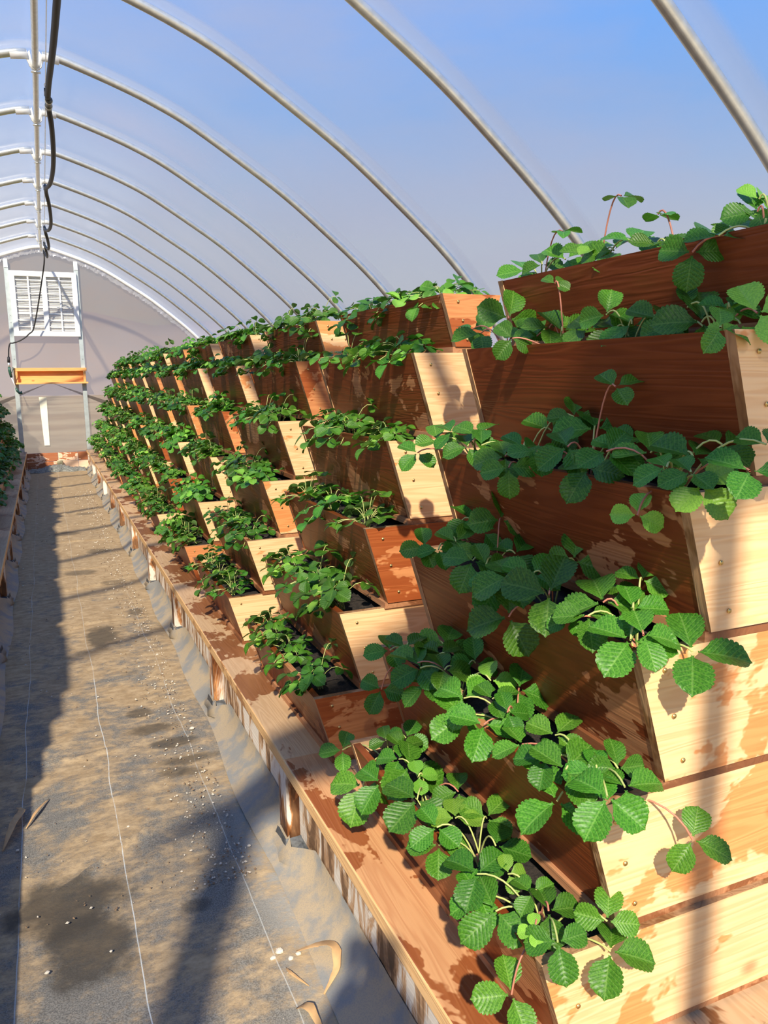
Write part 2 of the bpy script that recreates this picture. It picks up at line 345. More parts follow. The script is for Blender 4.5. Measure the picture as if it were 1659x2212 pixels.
# ------------------------------------------------------------------ film cover and hoops
def ceiling():
    m = MB(); off = .035; pr = []
    for i, p in enumerate(arch_half):
        q = arch_half[min(i+1, len(arch_half)-1)]-arch_half[max(i-1, 0)]; nrm = Vector((-q.z, 0, q.x)).normalized()*-1
        if nrm.x < 0: nrm = -nrm
        if i == 0: nrm = Vector((0, 0, 1))
        pr.append(p+nrm*off)
    full = [Vector((RX-p.x, 0, p.z)) for p in reversed(pr[1:])]+[Vector((RX+p.x, 0, p.z)) for p in pr]
    ys = [YF+(YE-YF)*i/130 for i in range(131)]; n = len(full); v = []
    for y in ys:
        ph = (y-2.3)/1.22*PI; sag = .012*abs(math.sin(ph))
        for p in full:
            d = (Vector((RX, 0, 1.2))-p).normalized(); v.append((p.x+d.x*sag, y, p.z+d.z*sag))
    f = [(j*n+i, (j+1)*n+i, (j+1)*n+i+1, j*n+i+1) for j in range(len(ys)-1) for i in range(n-1)]
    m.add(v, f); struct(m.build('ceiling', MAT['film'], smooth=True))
ceiling()
HY = [1.0, 2.30, 3.59, 4.88, 6.20]+[6.20+1.22*i for i in range(1, 7)]
def hoops():
    arch = [Vector((RX-p.x, 0, p.z)) for p in reversed(arch_half[1:])]+[Vector((RX+p.x, 0, p.z)) for p in arch_half]
    i0 = len(arch_half)-1
    left = arch[:i0+1]; right = arch[i0:]
    left = left[:-4]+[arch[i0]+Vector((-.05, 0, -.012))]; right = [arch[i0]+Vector((.05, 0, -.012))]+right[4:]
    tl = MB().tube(left, .0265, 12).mesh('pipe', MAT['steel'], True); tr = MB().tube(right, .0265, 12).mesh('pipe', MAT['steel'], True)
    b = MB()                                  # ridge connector: white V plate with sleeves
    for s in (-1, 1):
        p0 = arch[i0]+Vector((s*.045, 0, -.02)); k = 6
        q = arch[i0+s*k]; b.tube([p0, p0+(q-p0).normalized()*.11], .028, 12)
        b.hexa([(RX+s*.012, -.004, 3.625), (RX+s*.026, -.004, 3.625), (RX+s*.062, -.004, 3.70), (RX+s*.03, -.004, 3.745)], [(RX+s*.012, .004, 3.625), (RX+s*.026, .004, 3.625), (RX+s*.062, .004, 3.70), (RX+s*.03, .004, 3.745)])
    br = b.mesh('bracket', MAT['whitesteel'], True)
    u = MB(); u.tube([(RX-.045, 0, 3.70), (RX-.036, 0, 3.645), (RX, 0, 3.617), (RX+.036, 0, 3.645), (RX+.045, 0, 3.70)], .005, 6)
    u.tube([(RX-.03, .02, 3.613), (RX+.03, .02, 3.613)], .005, 6); u.tube([(RX-.03, -.02, 3.606), (RX+.03, -.02, 3.606)], .005, 6)
    cl = u.mesh('clamp', MAT['steel'], True)
    for i, y in enumerate(HY):
        lab = ('galvanised steel roof hoop just overhead, nearest the camera' if i == 0 else
               'galvanised steel roof hoop crossing the top right corner of the view' if i == 1 else
               '%s grey steel roof hoop counted from the top right corner towards the end wall' % ORD[i-1])
        t = thing('roof_hoop', lab, 'hoop', (0, y, 0), group='steel hoops of the tunnel roof')
        obj('pipe', tl, t); obj('pipe', tr, t); obj('bracket', br, t); obj('clamp', cl, t)
    m = MB(); m.tube([(RX, YF+.05, 3.655), (RX, 4, 3.655), (RX, 9, 3.652), (RX+.01, 13.2, 3.655), (RX+.03, YE-.35, 3.64)], .021, 12)
    tag(m.build('ridge_pipe', MAT['steel'], smooth=True), 'long grey steel ridge pipe clamped under the peak of every hoop', 'pipe')
hoops()

# ------------------------------------------------------------------ far end wall
def arch_pts(inset=0, zmin=0):
    pr = [p for p in arch_half if p.z >= zmin]
    return [(RX-p.x*(1-inset), p.z-(inset*1.2 if p.z > 1 else 0)) for p in reversed(pr[1:])]+[(RX+p.x*(1-inset), p.z-(inset*1.2 if p.z > 1 else 0)) for p in pr]
def end_wall():
    m = MB(); pts = arch_pts()
    v = [(RX, YE, 1.5)]+[(x, YE, z) for x, z in pts]+[(pts[-1][0], YE, .28), (pts[0][0], YE, .28)]
    # fan with an opening-free sheet; slightly thick
    pts2 = [p for p in v[1:]]; n = len(pts2); f = [(0, i+1, (i+1) % n+1) for i in range(n)]; m.add(v, f)
    struct(m.build('wall_back', MAT['endfilm']))
    # rim pipe with crumpled film and wiggle strip
    rnd = random.Random(4); pts3 = [Vector((x, YE-.07, z)) for x, z in pts]
    t = tag(MB().tube([p+Vector((0, 0, 0)) for p in pts3], .028, 10).build('end_hoop', MAT['whitesteel'], smooth=True), 'white arched end hoop framing the hazy far wall', 'hoop')
    m = MB(); vv = []
    for i, p in enumerate(catmull(pts3, 3)):
        for k in range(3):
            d = (Vector((RX, YE-.07, 1.2))-p).normalized(); e = .02+k*.035+rnd.uniform(-.012, .02)*(k > 0)
            vv.append(p+d*e+Vector((0, .02+rnd.uniform(-.025, .01), 0)))
    n = len(vv)//3; m.add(vv, [(i*3+k, (i+1)*3+k, (i+1)*3+k+1, i*3+k+1) for i in range(n-1) for k in range(2)])
    o = m.build('trim_1', MAT['filmedge'], smooth=True); struct(o)
MAT['filmedge'] = film('wrinkled_film_edge', .45, .3, (.85, .84, .82), .3)
end_wall()
def frame_back():
    YP = YE-.05
    for s, (xt, xb, ztop) in enumerate(((-.405, -.39, 3.50), (.672, .675, 3.50))):
        t = thing('frame_post', ('pale steel post at the %s side of the louvre window on the far wall' % ('left', 'right')[s]), 'post', (xt, YP, 0))
        m = MB(); m.box(-.035, .035, -.025, .025, 0, ztop); m.build('channel', MAT['greensteel'], t, bevel=.003)
        m = MB(); m.box(-.03, .03, -.035, -.025, ztop-.12, ztop+.02); m.build('fixing_plate', MAT['whitesteel'], t)
        for z in (3.46, 2.62, 2.5, 2.4, 1.9): MB().lathe([(.006, 0), (.006, .006)], (0, -.0375, z), (0, 1, 0), 8).build('bolt', MAT['steel'], t)
    # louvre window
    x0, x1, z0, z1 = -.355, .655, 2.27, 3.33
    t = thing('window_1', 'white framed louvre window with two slatted panels on the far wall', 'window', ((x0+x1)/2, YE-.1, z0)); t['kind'] = 'structure'
    w, h = (x1-x0)/2+.015, z1-z0; m = MB()
    m.box(-w, w, -.03, .03, 0, .085); m.box(-w, w, -.03, .03, h-.085, h); m.box(-w, -w+.08, -.03, .03, .085, h-.085); m.box(w-.08, w, -.03, .03, .085, h-.085); m.box(-.04, .04, -.03, .03, .085, h-.085)
    wf = m.build('window_frame', MAT['whitesteel'], t, bevel=.004)
    for s in (-1, 1):
        a, b = sorted((s*.04, s*(w-.08)))
        m = MB(); n = 34
        for k in range(n):
            z = .095+(h-.19)*k/(n-1); m.hexa([(a, .02, z), (b, .02, z), (b, .032, z+.016), (a, .032, z+.016)], [(a, .022, z-.002), (b, .022, z-.002), (b, .034, z+.014), (a, .034, z+.014)])
        m.build('louvre_blades', MAT['slat'], wf)
        m = MB(); c = (a+b)/2
        for k in range(8): z = .16+(h-.3)*k/7; m.box(a, b, -.012, -.004, z-.006, z+.006)
        m.box(c-.012, c+.012, -.02, -.010, .085, h-.085); m.build('guard_grille', MAT['whitesteel'], wf)
    # wooden box shelf
    t = thing('box_shelf', 'orange wooden open box shelf fixed across the far wall posts', 'shelf', (.145, YE-.17, 1.475))
    MB().box(-.575, .575, -.02, .095, .215, .27).build('top_board', MAT['shelfwood'], t, bevel=.003)
    MB().box(-.585, .585, -.055, .095, 0, .028).build('bottom_board', MAT['shelfwood'], t, bevel=.003)
    MB().box(-.555, .555, .075, .094, .028, .215).build('back_board', MAT['shelfwood'], t)
    MB().box(-.575, -.515, -.015, .075, .028, .215).build('side_board', MAT['shelfwood'], t, bevel=.003)
    MB().box(.515, .555, -.015, .075, .028, .215).build('side_board', MAT['shelfwood'], t, bevel=.003)
    # base boards
    t = thing('stained_base_planks', 'row of stained wooden planks closing the foot of the far wall', 'planks', (.13, YE-.045, 0))
    for (a, b, z0_, z1_) in ((-.56, .02, .145, .29), (.025, .345, .145, .29), (.35, .55, .145, .29), (-.56, .02, -.02, .14), (.025, .345, -.02, .14), (.35, .55, -.02, .14)):
        MB().box(a, b, -.02, .02, z0_, z1_).build('plank', MAT['board2'], t, bevel=.003)
    # remaining sill on both sides, behind the beds
    for s in (-1, 1):
        a, b = sorted((RX+s*.55, RX+s*3.25)); struct(MB().box(a, b, YE-.06, YE-.02, 0, .29).build('baseboard_back', MAT['board'], bevel=.003))
MAT['board2'] = cedar('burnt_plank', 0, (.86, .62, .44), (.74, .42, .24), (.46, .24, .15), .55, .57, rot=2.2)
frame_back()
# glare streak on the end sheet, imitated by an added pale strip
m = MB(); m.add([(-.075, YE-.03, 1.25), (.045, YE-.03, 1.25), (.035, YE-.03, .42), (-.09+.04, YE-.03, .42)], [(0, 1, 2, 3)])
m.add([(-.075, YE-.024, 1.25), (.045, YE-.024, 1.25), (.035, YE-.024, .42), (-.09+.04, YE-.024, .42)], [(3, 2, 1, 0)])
struct(m.build('glare_strip', plain('pale_glare_strip', (.95, .92, .70), .5, 0, 9, .05)))
t = thing('meter_box', 'small cream plastic box on the planks at the foot of the far wall', 'box', (.175, YE-.14, .03))
MB().lathe([(.035, 0), (.05, .01), (.05, .12), (.04, .135)], (0, 0, 0), n=8).build('housing', MAT['cream'], t, smooth=False, bevel=.004)
MB().lathe([(.056, 0), (.056, .02)], (0, 0, .08), n=8).build('collar', MAT['cream'], t)
def pile():
    m = MB(); rnd = random.Random(8); nx, ny = 34, 9; v = []
    for j in range(ny):
        for i in range(nx):
            x = -.33+.9*i/(nx-1); u = j/(ny-1); e = math.exp(-((x-.12)/.22)**2)
            z = .012+math.sin(u*PI)*(.02+.06*e)*(.7+.6*abs(math.sin(i*1.7+j*.8)))+rnd.uniform(0, .012); v.append((x, YE-.55+.42*u+.05*math.sin(i*.7), z if 0 < j < ny-1 else .0))
    m.add(v, [(j*nx+i, j*nx+i+1, (j+1)*nx+i+1, (j+1)*nx+i) for j in range(ny-1) for i in range(nx-1)])
    tag(m.build('crumpled_cloth', MAT['clothpile'], smooth=True), 'crumpled heap of dark weed cloth at the far end of the path', 'cloth')
pile()

# ------------------------------------------------------------------ front wall behind the camera (door frame, casts the shadows on the beds)
def front_wall():
    xl, xr, zt = -.93, 1.50, 3.11
    t = thing('door_1', 'double doorway frame behind the camera', 'door', (0, YF, 0)); t['kind'] = 'structure'
    MB().box(xl-.14, xl, -.03, .03, 0, zt).build('jamb', MAT['whitesteel'], t); MB().box(xr, xr+.06, -.03, .03, 0, zt).build('jamb', MAT['whitesteel'], t)
    MB().box(xl-.14, xr+.06, -.03, .03, zt, zt+.07).build('header', MAT['whitesteel'], t)
    MB().box(.165, .215, -.03, .03, 0, zt).build('center_post', MAT['whitesteel'], t)
    pts = arch_pts()
    top = [(x, z) for x, z in pts if z > zt]; m = MB()
    v = [(x, YF, z) for x, z in top]; n = len(v)
    v += [(x, YF, zt) for x, z in top]; m.add(v, [(i, i+1, n+i+1, n+i) for i in range(n-1)]); struct(m.build('wall_front', MAT['gable']))
    m = MB()
    for s in (0, 1):
        side = [(x, z) for x, z in pts if (x < xl if s == 0 else x > xr+.06)]; a = xl-.14 if s == 0 else xr+.06
        q = [(x, YF, z) for x, z in side if (x <= a if s == 0 else x >= a)]; c = len(q)
        q += [(x, YF, 0) for x, y, z in q]; m.add(q, [(i, i+1, c+i+1, c+i) for i in range(c-1)])
    struct(m.build('wall_front', MAT['frontfilm']))
front_wall()

# ------------------------------------------------------------------ hose line, wire, sprayer
def hose():
    wz = 3.542
    m = MB(); m.tube([(.178, -1.0, wz), (.18, 6, wz), (.187, 12, wz-.01), (.19, YE-.1, wz-.05)], .0032, 6)
    tag(m.build('trolley_wire', MAT['steel']), 'thin steel wire stretched beside the ridge pipe carrying the hose pulleys', 'wire')
    py = [-.6, 6.25, 9.2, 11.6, 12.9, 13.7]; pz = wz-.06
    t = thing('hanging_hose', 'black water hose hanging in loops below the roof ridge down to the left far post', 'hose', (0, 0, 0))
    pts = []
    for a, b, sag, bow in ((-.6, 6.25, .10, .035), (6.25, 9.2, .10, .045), (9.2, 11.6, .12, .05), (11.6, 12.9, .12, .04), (12.9, 13.7, .1, .03)):
        for k in range(6):
            u = k/6; s = 4*u*(1-u); pts.append((.19+bow*s, a+(b-a)*u, pz-sag*s))
    pts.append((.185, 13.7, pz)); pts.append((.16, 14.1, 3.30))
    for q in ((75, 700-0), (62, 722), (45, 735), (28, 741), (22, 742)): pts.append(tuple(at(q[0], q[1], 1, 14.45)))
    pts.append(tuple(at(19, 752, 1, 14.45))); pts.append(tuple(at(18.5, 772, 1, 14.45)))
    cp = catmull(pts, 6); MB().tube(cp, [.0195 if q.y < 12.5 else max(.011, .0195-(q.y-12.5)*.006) for q in cp], 10).build('tube', MAT['black'], t, True)
    m = MB(); m.lathe([(.023, 0), (.025, .01), (.025, .05), (.023, .06), (.022, .10), (.025, .11), (.025, .19), (.021, .2)], (.196, 6.3, pz-.008), (0, 1, 0), 12); m.build('coupling', MAT['darkmetal'], t, True)
    for yy in (6.31, 6.43): MB().lathe([(.027, 0), (.027, .014)], (.196, yy, pz-.008), (0, 1, 0), 12).build('hose_clamp', MAT['steel'], t, True)
    names = ['hose pulley with ring under the ridge, nearest the camera', 'hose pulley where the second hose loop starts', 'hose pulley third along the wire from the camera', 'hose pulley fourth along the wire, above the louvre window', 'hose pulley farthest along the wire, at the last drop of the hose']
    for y, lab in zip(py[1:], names):
        r = thing('hose_pulley', lab, 'pulley', (.185, y, wz), group='pulleys carrying the hose')
        m = MB(); m.lathe([(.016, -.008), (.042, -.008), (.042, .008), (.016, .008)], (0, 0, -.04), (1, 0, 0), 16); m.build('wheel', MAT['darkmetal'], r, True)
        m = MB(); m.tube([(0.012*math.cos(a), 0, .008+.014*math.sin(a)) for a in [PI*2*k/12 for k in range(13)]], .002, 6); m.build('ring', MAT['brass'], r, True)
        m = MB(); m.tube([(.012, 0, -.01), (.014, 0, -.06), (0, 0, -.08), (-.014, 0, -.06), (-.012, 0, -.01)], .004, 6); m.build('strap', MAT['black'], r, True)
    r = thing('spray_wand', 'green and silver watering wand hanging from the hose end by the left far post', 'watering wand', tuple(at(18.5, 772, 1, 14.45)))
    A = lambda x, y: at(x, y, 1, 14.45)-r.location
    MB().tube([A(18.5, 771), A(19, 783)], [.02, .024], 10).build('hose_connector', MAT['black'], r, True)
    MB().tube([A(19, 783), A(19.6, 794)], [.02, .017], 10).build('coupling', MAT['steel'], r, True)
    m = MB().tube([A(19.6, 793), A(20.5, 800), A(24.5, 815)], [.021, .024, .02], 10); m.build('grip', MAT['darkgreen'], r, True)
    m = MB().tube([A(21.5, 807), A(26, 804), A(28, 798), A(28, 793)], .006, 8); m.build('trigger', MAT['darkgreen'], r, True)
    MB().tube([A(24.5, 815), A(35, 839)], .008, 8).build('lance', MAT['whitesteel'], r, True)
    m = MB().tube([A(34.5, 838), A(37, 844), A(42, 849), A(48, 848)], [.014, .02, .022, .03], 12); m.build('spray_head', MAT['darkgreen'], r, True)
MAT['darkmetal'] = plain('dark_metal', (.10, .11, .11), .4, .6)
hose()

# ------------------------------------------------------------------ benches (ledge, posts, boards)
ZB = .325
def bench(mirror, label):
    t = thing('wooden_bench', label, 'bench', (0, 0, 0)); s = (lambda x: 2*RX-x+.03) if mirror else (lambda x: x)
    def bx(m, xa, xb, *r): a, b = sorted((s(xa), s(xb))); return m.box(a, b, *r)
    js = [.90, 2.28, 4.68, 7.05, 9.5, 11.94, YE-.06]
    for i in range(len(js)-1):
        mt = MAT['benchred'] if i == 0 and not mirror else MAT['bench']
        o = bx(MB(), .622, .80, js[i]+.001, js[i+1]-.001, ZB-.038, ZB).build('top_plank', mt, t, bevel=.003)
        o = bx(MB(), .618, .624, js[i]+.001, js[i+1]-.001, ZB-.038, ZB-.001).build('planed_edge', MAT['lip'], t)
        bx(MB(), .803, 1.88, js[i]+.001, js[i+1]-.001, ZB-.038, ZB-.001).build('deck_board', MAT['bench'], t)
    for k in range(0, 11):
        y = 2.27+1.2*k if k < 6 else 2.27+1.2*k
        bx(MB(), .622, .712, y, y+.09, 0.0, ZB-.038).build('leg', MAT['post'], t, bevel=.003)
        if k == 0: bx(MB(), .665, .69, .95, y, .055, ZB-.04).build('side_board', MAT['board'], t)
        y2 = min(y+1.2, YE-.1); bx(MB(), .665, .69, y+.09, y2, .055, ZB-.04).build('side_board', MAT['board'], t)
    m = bx(MB(), 1.80, 1.88, .95, YE-.1, 0, ZB-.04).build('back_leg_rail', MAT['post'], t)
bench(False, 'long low wooden bench with stained posts under the right stack of planters')
bench(True, 'long low wooden bench in shade under the left planters')
def skirt(mirror, name):
    s = (lambda x: 2*RX-x+.03) if mirror else (lambda x: x); m = MB(); rnd = random.Random(2); ys = [.9+.06*i for i in range(int((YE-1.1)/.06))]; v = []
    for i, y in enumerate(ys):
        w = .5+.5*math.sin(y*5.2); d = (y-2.27) % 1.2; nearpost = max(0, 1-abs(min(d, 1.2-d)-.045)/.12)
        fr = .03*min(1, max(0, (y-2.4)/1.5))
        for k, (x, z) in enumerate(((.555-.02*w+fr, .004), (.59-.015*w+fr*.6, .014+.006*w), (.625-.05*nearpost, .03+.02*w-.02*nearpost), (.652-.045*nearpost, .065-.02*nearpost), (.662-.045*nearpost, .10-.05*nearpost))):
            v.append((s(x), y, z+rnd.uniform(-.002, .002)))
    m.add(v, [(i*5+k, i*5+k+1, (i+1)*5+k+1, (i+1)*5+k) for i in range(len(ys)-1) for k in range(4)]); struct(m.build(name, MAT['skirt'], smooth=True))
    m = MB()
    for k in range(0, 11):                    # folded cloth pockets round the post feet
        y = 2.27+1.2*k; a = rnd.uniform(-.01, .02)
        v = [(.612, y-.012, .058), (.715, y-.012, .062), (.72, y-.05, .02), (.655+a, y-.10, .004), (.60, y-.04, .004), (.66, y-.03, .045), (.606, y+.06, .07), (.60, y+.10, .004)]
        m.add([(s(q[0]), q[1], q[2]) for q in v], [(0, 5, 4), (5, 1, 2), (5, 2, 3), (5, 3, 4), (0, 1, 5), (0, 4, 7, 6)])
    struct(m.build(name+'1', MAT['flap'], smooth=False))
skirt(False, 'trim_3'); skirt(True, 'trim_4')

# ------------------------------------------------------------------ planters
RIM = {1: 1.790, 2: 1.611, 3: 1.345, 4: 1.077, 5: .812, 6: .553}
XF = {1: 1.150, 2: 1.051, 3: .961, 4: .881, 5: .795, 6: .702}
LEAN = .30
BOX = {}
def box_meshes(r):
    """meshes of a tray of tier r, origin at near end, front rim: x to the back, y along, z = 0 at rim"""
    x0 = XF[r]; Wt = 2*(AC-x0); zb = (RIM[r+1]+.02 if r < 6 else ZB+.018)-RIM[r]; dx = -zb*LEAN; th = .021; out = []
    out.append(('front_panel', MB().hexa([(dx, th, zb), (dx+th, th, zb), (dx+th, LB-th, zb), (dx, LB-th, zb)], [(0, th, 0), (th, th, 0), (th, LB-th, 0), (0, LB-th, 0)]).mesh('front_panel', [MAT['front']]), (0, 0, 0)))
    out.append(('back_panel', MB().hexa([(Wt-dx-th, th, zb), (Wt-dx, th, zb), (Wt-dx, LB-th, zb), (Wt-dx-th, LB-th, zb)], [(Wt-th, th, 0), (Wt, th, 0), (Wt, LB-th, 0), (Wt-th, LB-th, 0)]).mesh('back_panel', [MAT['front']]), (0, 0, 0)))
    e = MB(); o = -.002
    v = [(dx+o, 0, zb), (Wt-dx-o, 0, zb), (Wt-o, 0, .001), (o, 0, .001)]; w = [(a, th, c) for a, _, c in v]
    e.add(v+w, [(0, 1, 2, 3), (7, 6, 5, 4)], mi=0); e.add(v+w, [(0, 4, 5, 1), (1, 5, 6, 2), (2, 6, 7, 3), (3, 7, 4, 0)], mi=1)
    em = e.mesh('end_panel', [MAT['end'], MAT['edge']])
    out.append(('end_panel', em, (0, 0, 0))); out.append(('end_panel', em, (0, LB-th, 0)))
    out.append(('base_board', MB().box(dx-.010, Wt-dx+.010, .006, LB-.006, zb-.0195, zb-.0005).mesh('base_board', [MAT['slab']]), (0, 0, 0)))
    s = MB(); nx, ny = 8, 30; rnd = random.Random(r); sd = .028 if r < 6 else .03; sv = []
    for j in range(ny+1):
        for i in range(nx+1):
            a = th+.001+(Wt-2*th-.002)*i/nx; edge = i in (0, nx); sv.append((a+(.008 if i == 0 else -.008 if i == nx else 0), th+.001+(LB-2*th-.002)*j/ny, -sd-(.004 if edge else 0)+rnd.uniform(-.006, .006)))
    s.add(sv, [(j*(nx+1)+i, j*(nx+1)+i+1, (j+1)*(nx+1)+i+1, (j+1)*(nx+1)+i) for j in range(ny) for i in range(nx)]); out.append(('soil', s.mesh('soil', [MAT['soil']], True), (0, 0, 0)))
    hgt = -zb; sc = []
    for u in (.14, .5, .86): sc.append((-zb*0+LEAN*hgt*u+.045, -.0015, -hgt*u)); sc.append((Wt-LEAN*hgt*u-.045, -.0015, -hgt*u))
    return out, sc, Wt, zb
screw = MB().lathe([(.0045, 0), (.0045, .002), (.002, .0022), (.0018, .0010)], (0, 0, 0), (0, -1, 0), 10).mesh('screw', MAT['brass'], True)
for r in XF: BOX[r] = box_meshes(r)
TIER = {1: 'top tier', 2: 'second tier from top', 3: 'third tier from top', 4: 'fourth tier from top', 5: 'second tier from bottom', 6: 'bottom tier'}
def colname(c): return 'nearest column' if c == 0 else 'farthest column' if c == NC-1 else '%s column from camera' % ORD[c]
rb = random.Random(11)
WETENDS = {(6, 1), (6, 3), (4, 1), (2, 2), (3, 3), (5, 4), (1, 1), (4, 5), (2, 6), (6, 6), (3, 7), (5, 8)}
def planter(r, c, side, detail):
    dy, dz, rz = rb.uniform(-.008, .008), 0, rb.uniform(-.006, .006)
    x = XF[r] if side > 0 else 2*RX+.03-XF[r]; y = Y0+P*c+dy+(0 if side > 0 else LB)
    lab = 'stained cedar planter, %s, %s, %s of path' % (TIER[r], colname(c), 'right' if side > 0 else 'left')
    t = thing('cedar_planter', lab, 'planter', (x, y, RIM[r]), rz+(0 if side > 0 else PI), group='stacked cedar planters %s of the path, %s' % ('right' if side > 0 else 'left', TIER[r]))
    parts, sc, Wt, zb = BOX[r]
    for n, me, l in parts:
        o = obj(n, me, t, loc=l)
        if n == 'end_panel' and l[1] == 0: near_end = o
        if n == 'end_panel' and side > 0 and (r, c) in WETENDS: o.material_slots[0].link = 'OBJECT'; o.material_slots[0].material = MAT['endwet']
    if detail:
        for q in sc: obj('screw', screw, near_end, loc=q)
    return t
# ------------------------------------------------------------------ strawberry leaves
def leaflet(m, L, Wd, M4, hi, fold, droop, rnd, mi=0):
    ns, nt = (30, 3) if hi else (8, 1); vv, uv = [], []
    for i in range(ns+1):
        s = i/ns; w = Wd*max(.0, 1-abs(2*s**1.36-1)**2.4)**.56*min(1, .30+s*2.6) if 0 < s < 1 else Wd*.12
        for j in range(-nt, nt+1):
            t = j/nt; e = abs(t); tooth = .95+.11*abs(math.sin(i*PI/3)) if (hi and e == 1 and i > 4) else 1.0
            x = t*w*tooth; y = s*L*(1-.02*e)+(.012*L if (hi and e == 1 and i % 3 == 2) else 0)-.05*L*e*e*(s**8)
            z = fold*abs(x)-droop*L*s*s*.5-.18*e*e*w*fold + .03*L*math.sin(s*9+t*2)*e*.4
            vv.append(M4 @ Vector((x, y, z))); uv.append((s, t*.5+.5))
    n = 2*nt+1; m.add(vv, [(i*n+j, i*n+j+1, (i+1)*n+j+1, (i+1)*n+j) for i in range(ns) for j in range(n-1)], uv, mi)
def trifoliate(m, size, M4, hi, rnd, mi=0):
    for k, a in enumerate((0, rnd.uniform(84, 108), -rnd.uniform(84, 108))):
        L = size*(1 if k == 0 else rnd.uniform(.88, .98)); Wd = L*rnd.uniform(.37, .44)
        R = Matrix.Rotation(math.radians(a), 4, 'Z') @ Matrix.Rotation(rnd.uniform(-.28, .16), 4, 'X') @ Matrix.Rotation(rnd.uniform(-.3, .3), 4, 'Y')
        leaflet(m, L, Wd, M4 @ R @ Matrix.Translation((0, .006*size/.06, 0)), hi, rnd.uniform(.2, .6), rnd.uniform(.1, .5), rnd, mi)
def bez(p0, p1, p2, n=6): return [p0*(1-t)**2+p1*2*t*(1-t)+p2*t*t for t in [k/n for k in range(n+1)]]
def frame_from(nrm, diry):
    z = nrm.normalized(); y = (diry-z*diry.dot(z)).normalized(); x = y.cross(z); return Matrix((x, y, z)).transposed().to_4x4()
RL = random.Random(77)
LEAF = [] ; LEAFY = []
for i in range(10):
    m = MB(); trifoliate(m, 1.0, Matrix(), True, RL); LEAF.append(m.mesh('leaf', MAT['leaf'], True))
for i in range(3):
    m = MB(); trifoliate(m, 1.0, Matrix(), True, RL); LEAFY.append(m.mesh('leaf', MAT['leafy'], True))

def plant_mesh(n, seed, hi, size=1.0):
    rnd = random.Random(seed); fo, st = MB(), MB()
    for i in range(n):
        a = rnd.uniform(0, 2*PI); rad = rnd.uniform(.02, .17); out = i % 3
        x = math.cos(a)*rad*.62-.012; y = math.sin(a)*rad*1.1; h = rnd.uniform(.012, .055)+.025*(1-rad/.15)
        if x < -.055: h = rnd.uniform(-.03, .035)
        if x > .06: x = .06; h += .02
        tall = rnd.random() < .05
        if tall: h += rnd.uniform(.03, .08)
        c = Vector((x, y, h)); o = Vector((x*1.5, y, 0)).normalized() if (x or y) else Vector((1, 0, 0))
        nrm = Vector((0, 0, 1))+o*rnd.uniform(-.1, .75)+Vector((-.25, -.25, 0))+Vector((rnd.uniform(-.3, .3), rnd.uniform(-.3, .3), 0))
        d = o*1.0+Vector((rnd.uniform(-.6, .6), rnd.uniform(-.6, .6), -.2))
        s = rnd.uniform(.036, .058)*size; M4 = Matrix.Translation(c) @ frame_from(nrm, d)
        trifoliate(fo, s, M4, hi, rnd, 1 if rnd.random() < .10 else 0)
        p0 = Vector((rnd.uniform(-.01, .01), rnd.uniform(-.01, .01), -.02)); st.tube(bez(p0, Vector((x*.4, y*.4, max(h, .02)+.018)), c, 5), .0014, 5, False)
    return fo, st
PL = []
for i in range(9):
    hi = i < 4; fo, st = plant_mesh(17 if hi else 23, 500+i, hi)
    PL.append((fo.mesh('foliage', [MAT['leaf'], MAT['leafy']], True), st.mesh('stalks', [MAT['stalk']], True)))
rp = random.Random(21)
PORD = {1: ['only'], 2: ['near', 'far'], 3: ['near', 'middle', 'far']}
def plant(r, c, side, k, n):
    u = (k+.5)/n; y = Y0+P*c+.02+(LB-.04)*u+rp.uniform(-.03, .03); x = XF[r]+.060+rp.uniform(-.012, .012)
    if r == 1: x += .02
    if side < 0: x = 2*RX+.03-x
    pool = PL[:4] if (c <= 2 and side > 0) else PL[4:]
    fo, st = rp.choice(pool)
    lab = 'strawberry plant, %s end, %s, %s, %s bed' % (PORD[n][k], TIER[r], colname(c), 'right' if side > 0 else 'left')
    if PORD[n][k] == 'middle': lab = lab.replace('middle end', 'middle')
    t = thing('strawberry_plant', lab, 'strawberry plant', (x, y, RIM[r]-.012), (0 if side > 0 else PI)+rp.uniform(-.35, .35), 'strawberry plants in the planters %s of the path' % ('right' if side > 0 else 'left'))
    s = rp.uniform(.88, 1.12); t.scale = (s, s*(1 if rp.random() < .5 else -1), s*rp.uniform(.85, 1.1))
    obj('foliage', fo, t); obj('stalks', st, t)
for c in range(NC):
    for r in range(6, 0, -1):
        planter(r, c, 1, c < 4)
        if c > 0:
            n = 3
            for k in range(n): plant(r, c, 1, k, n)
        if c > 0: planter(r, c, -1, False)
        if c >= 5:
            for k in range(2): plant(r, c, -1, k, 2)

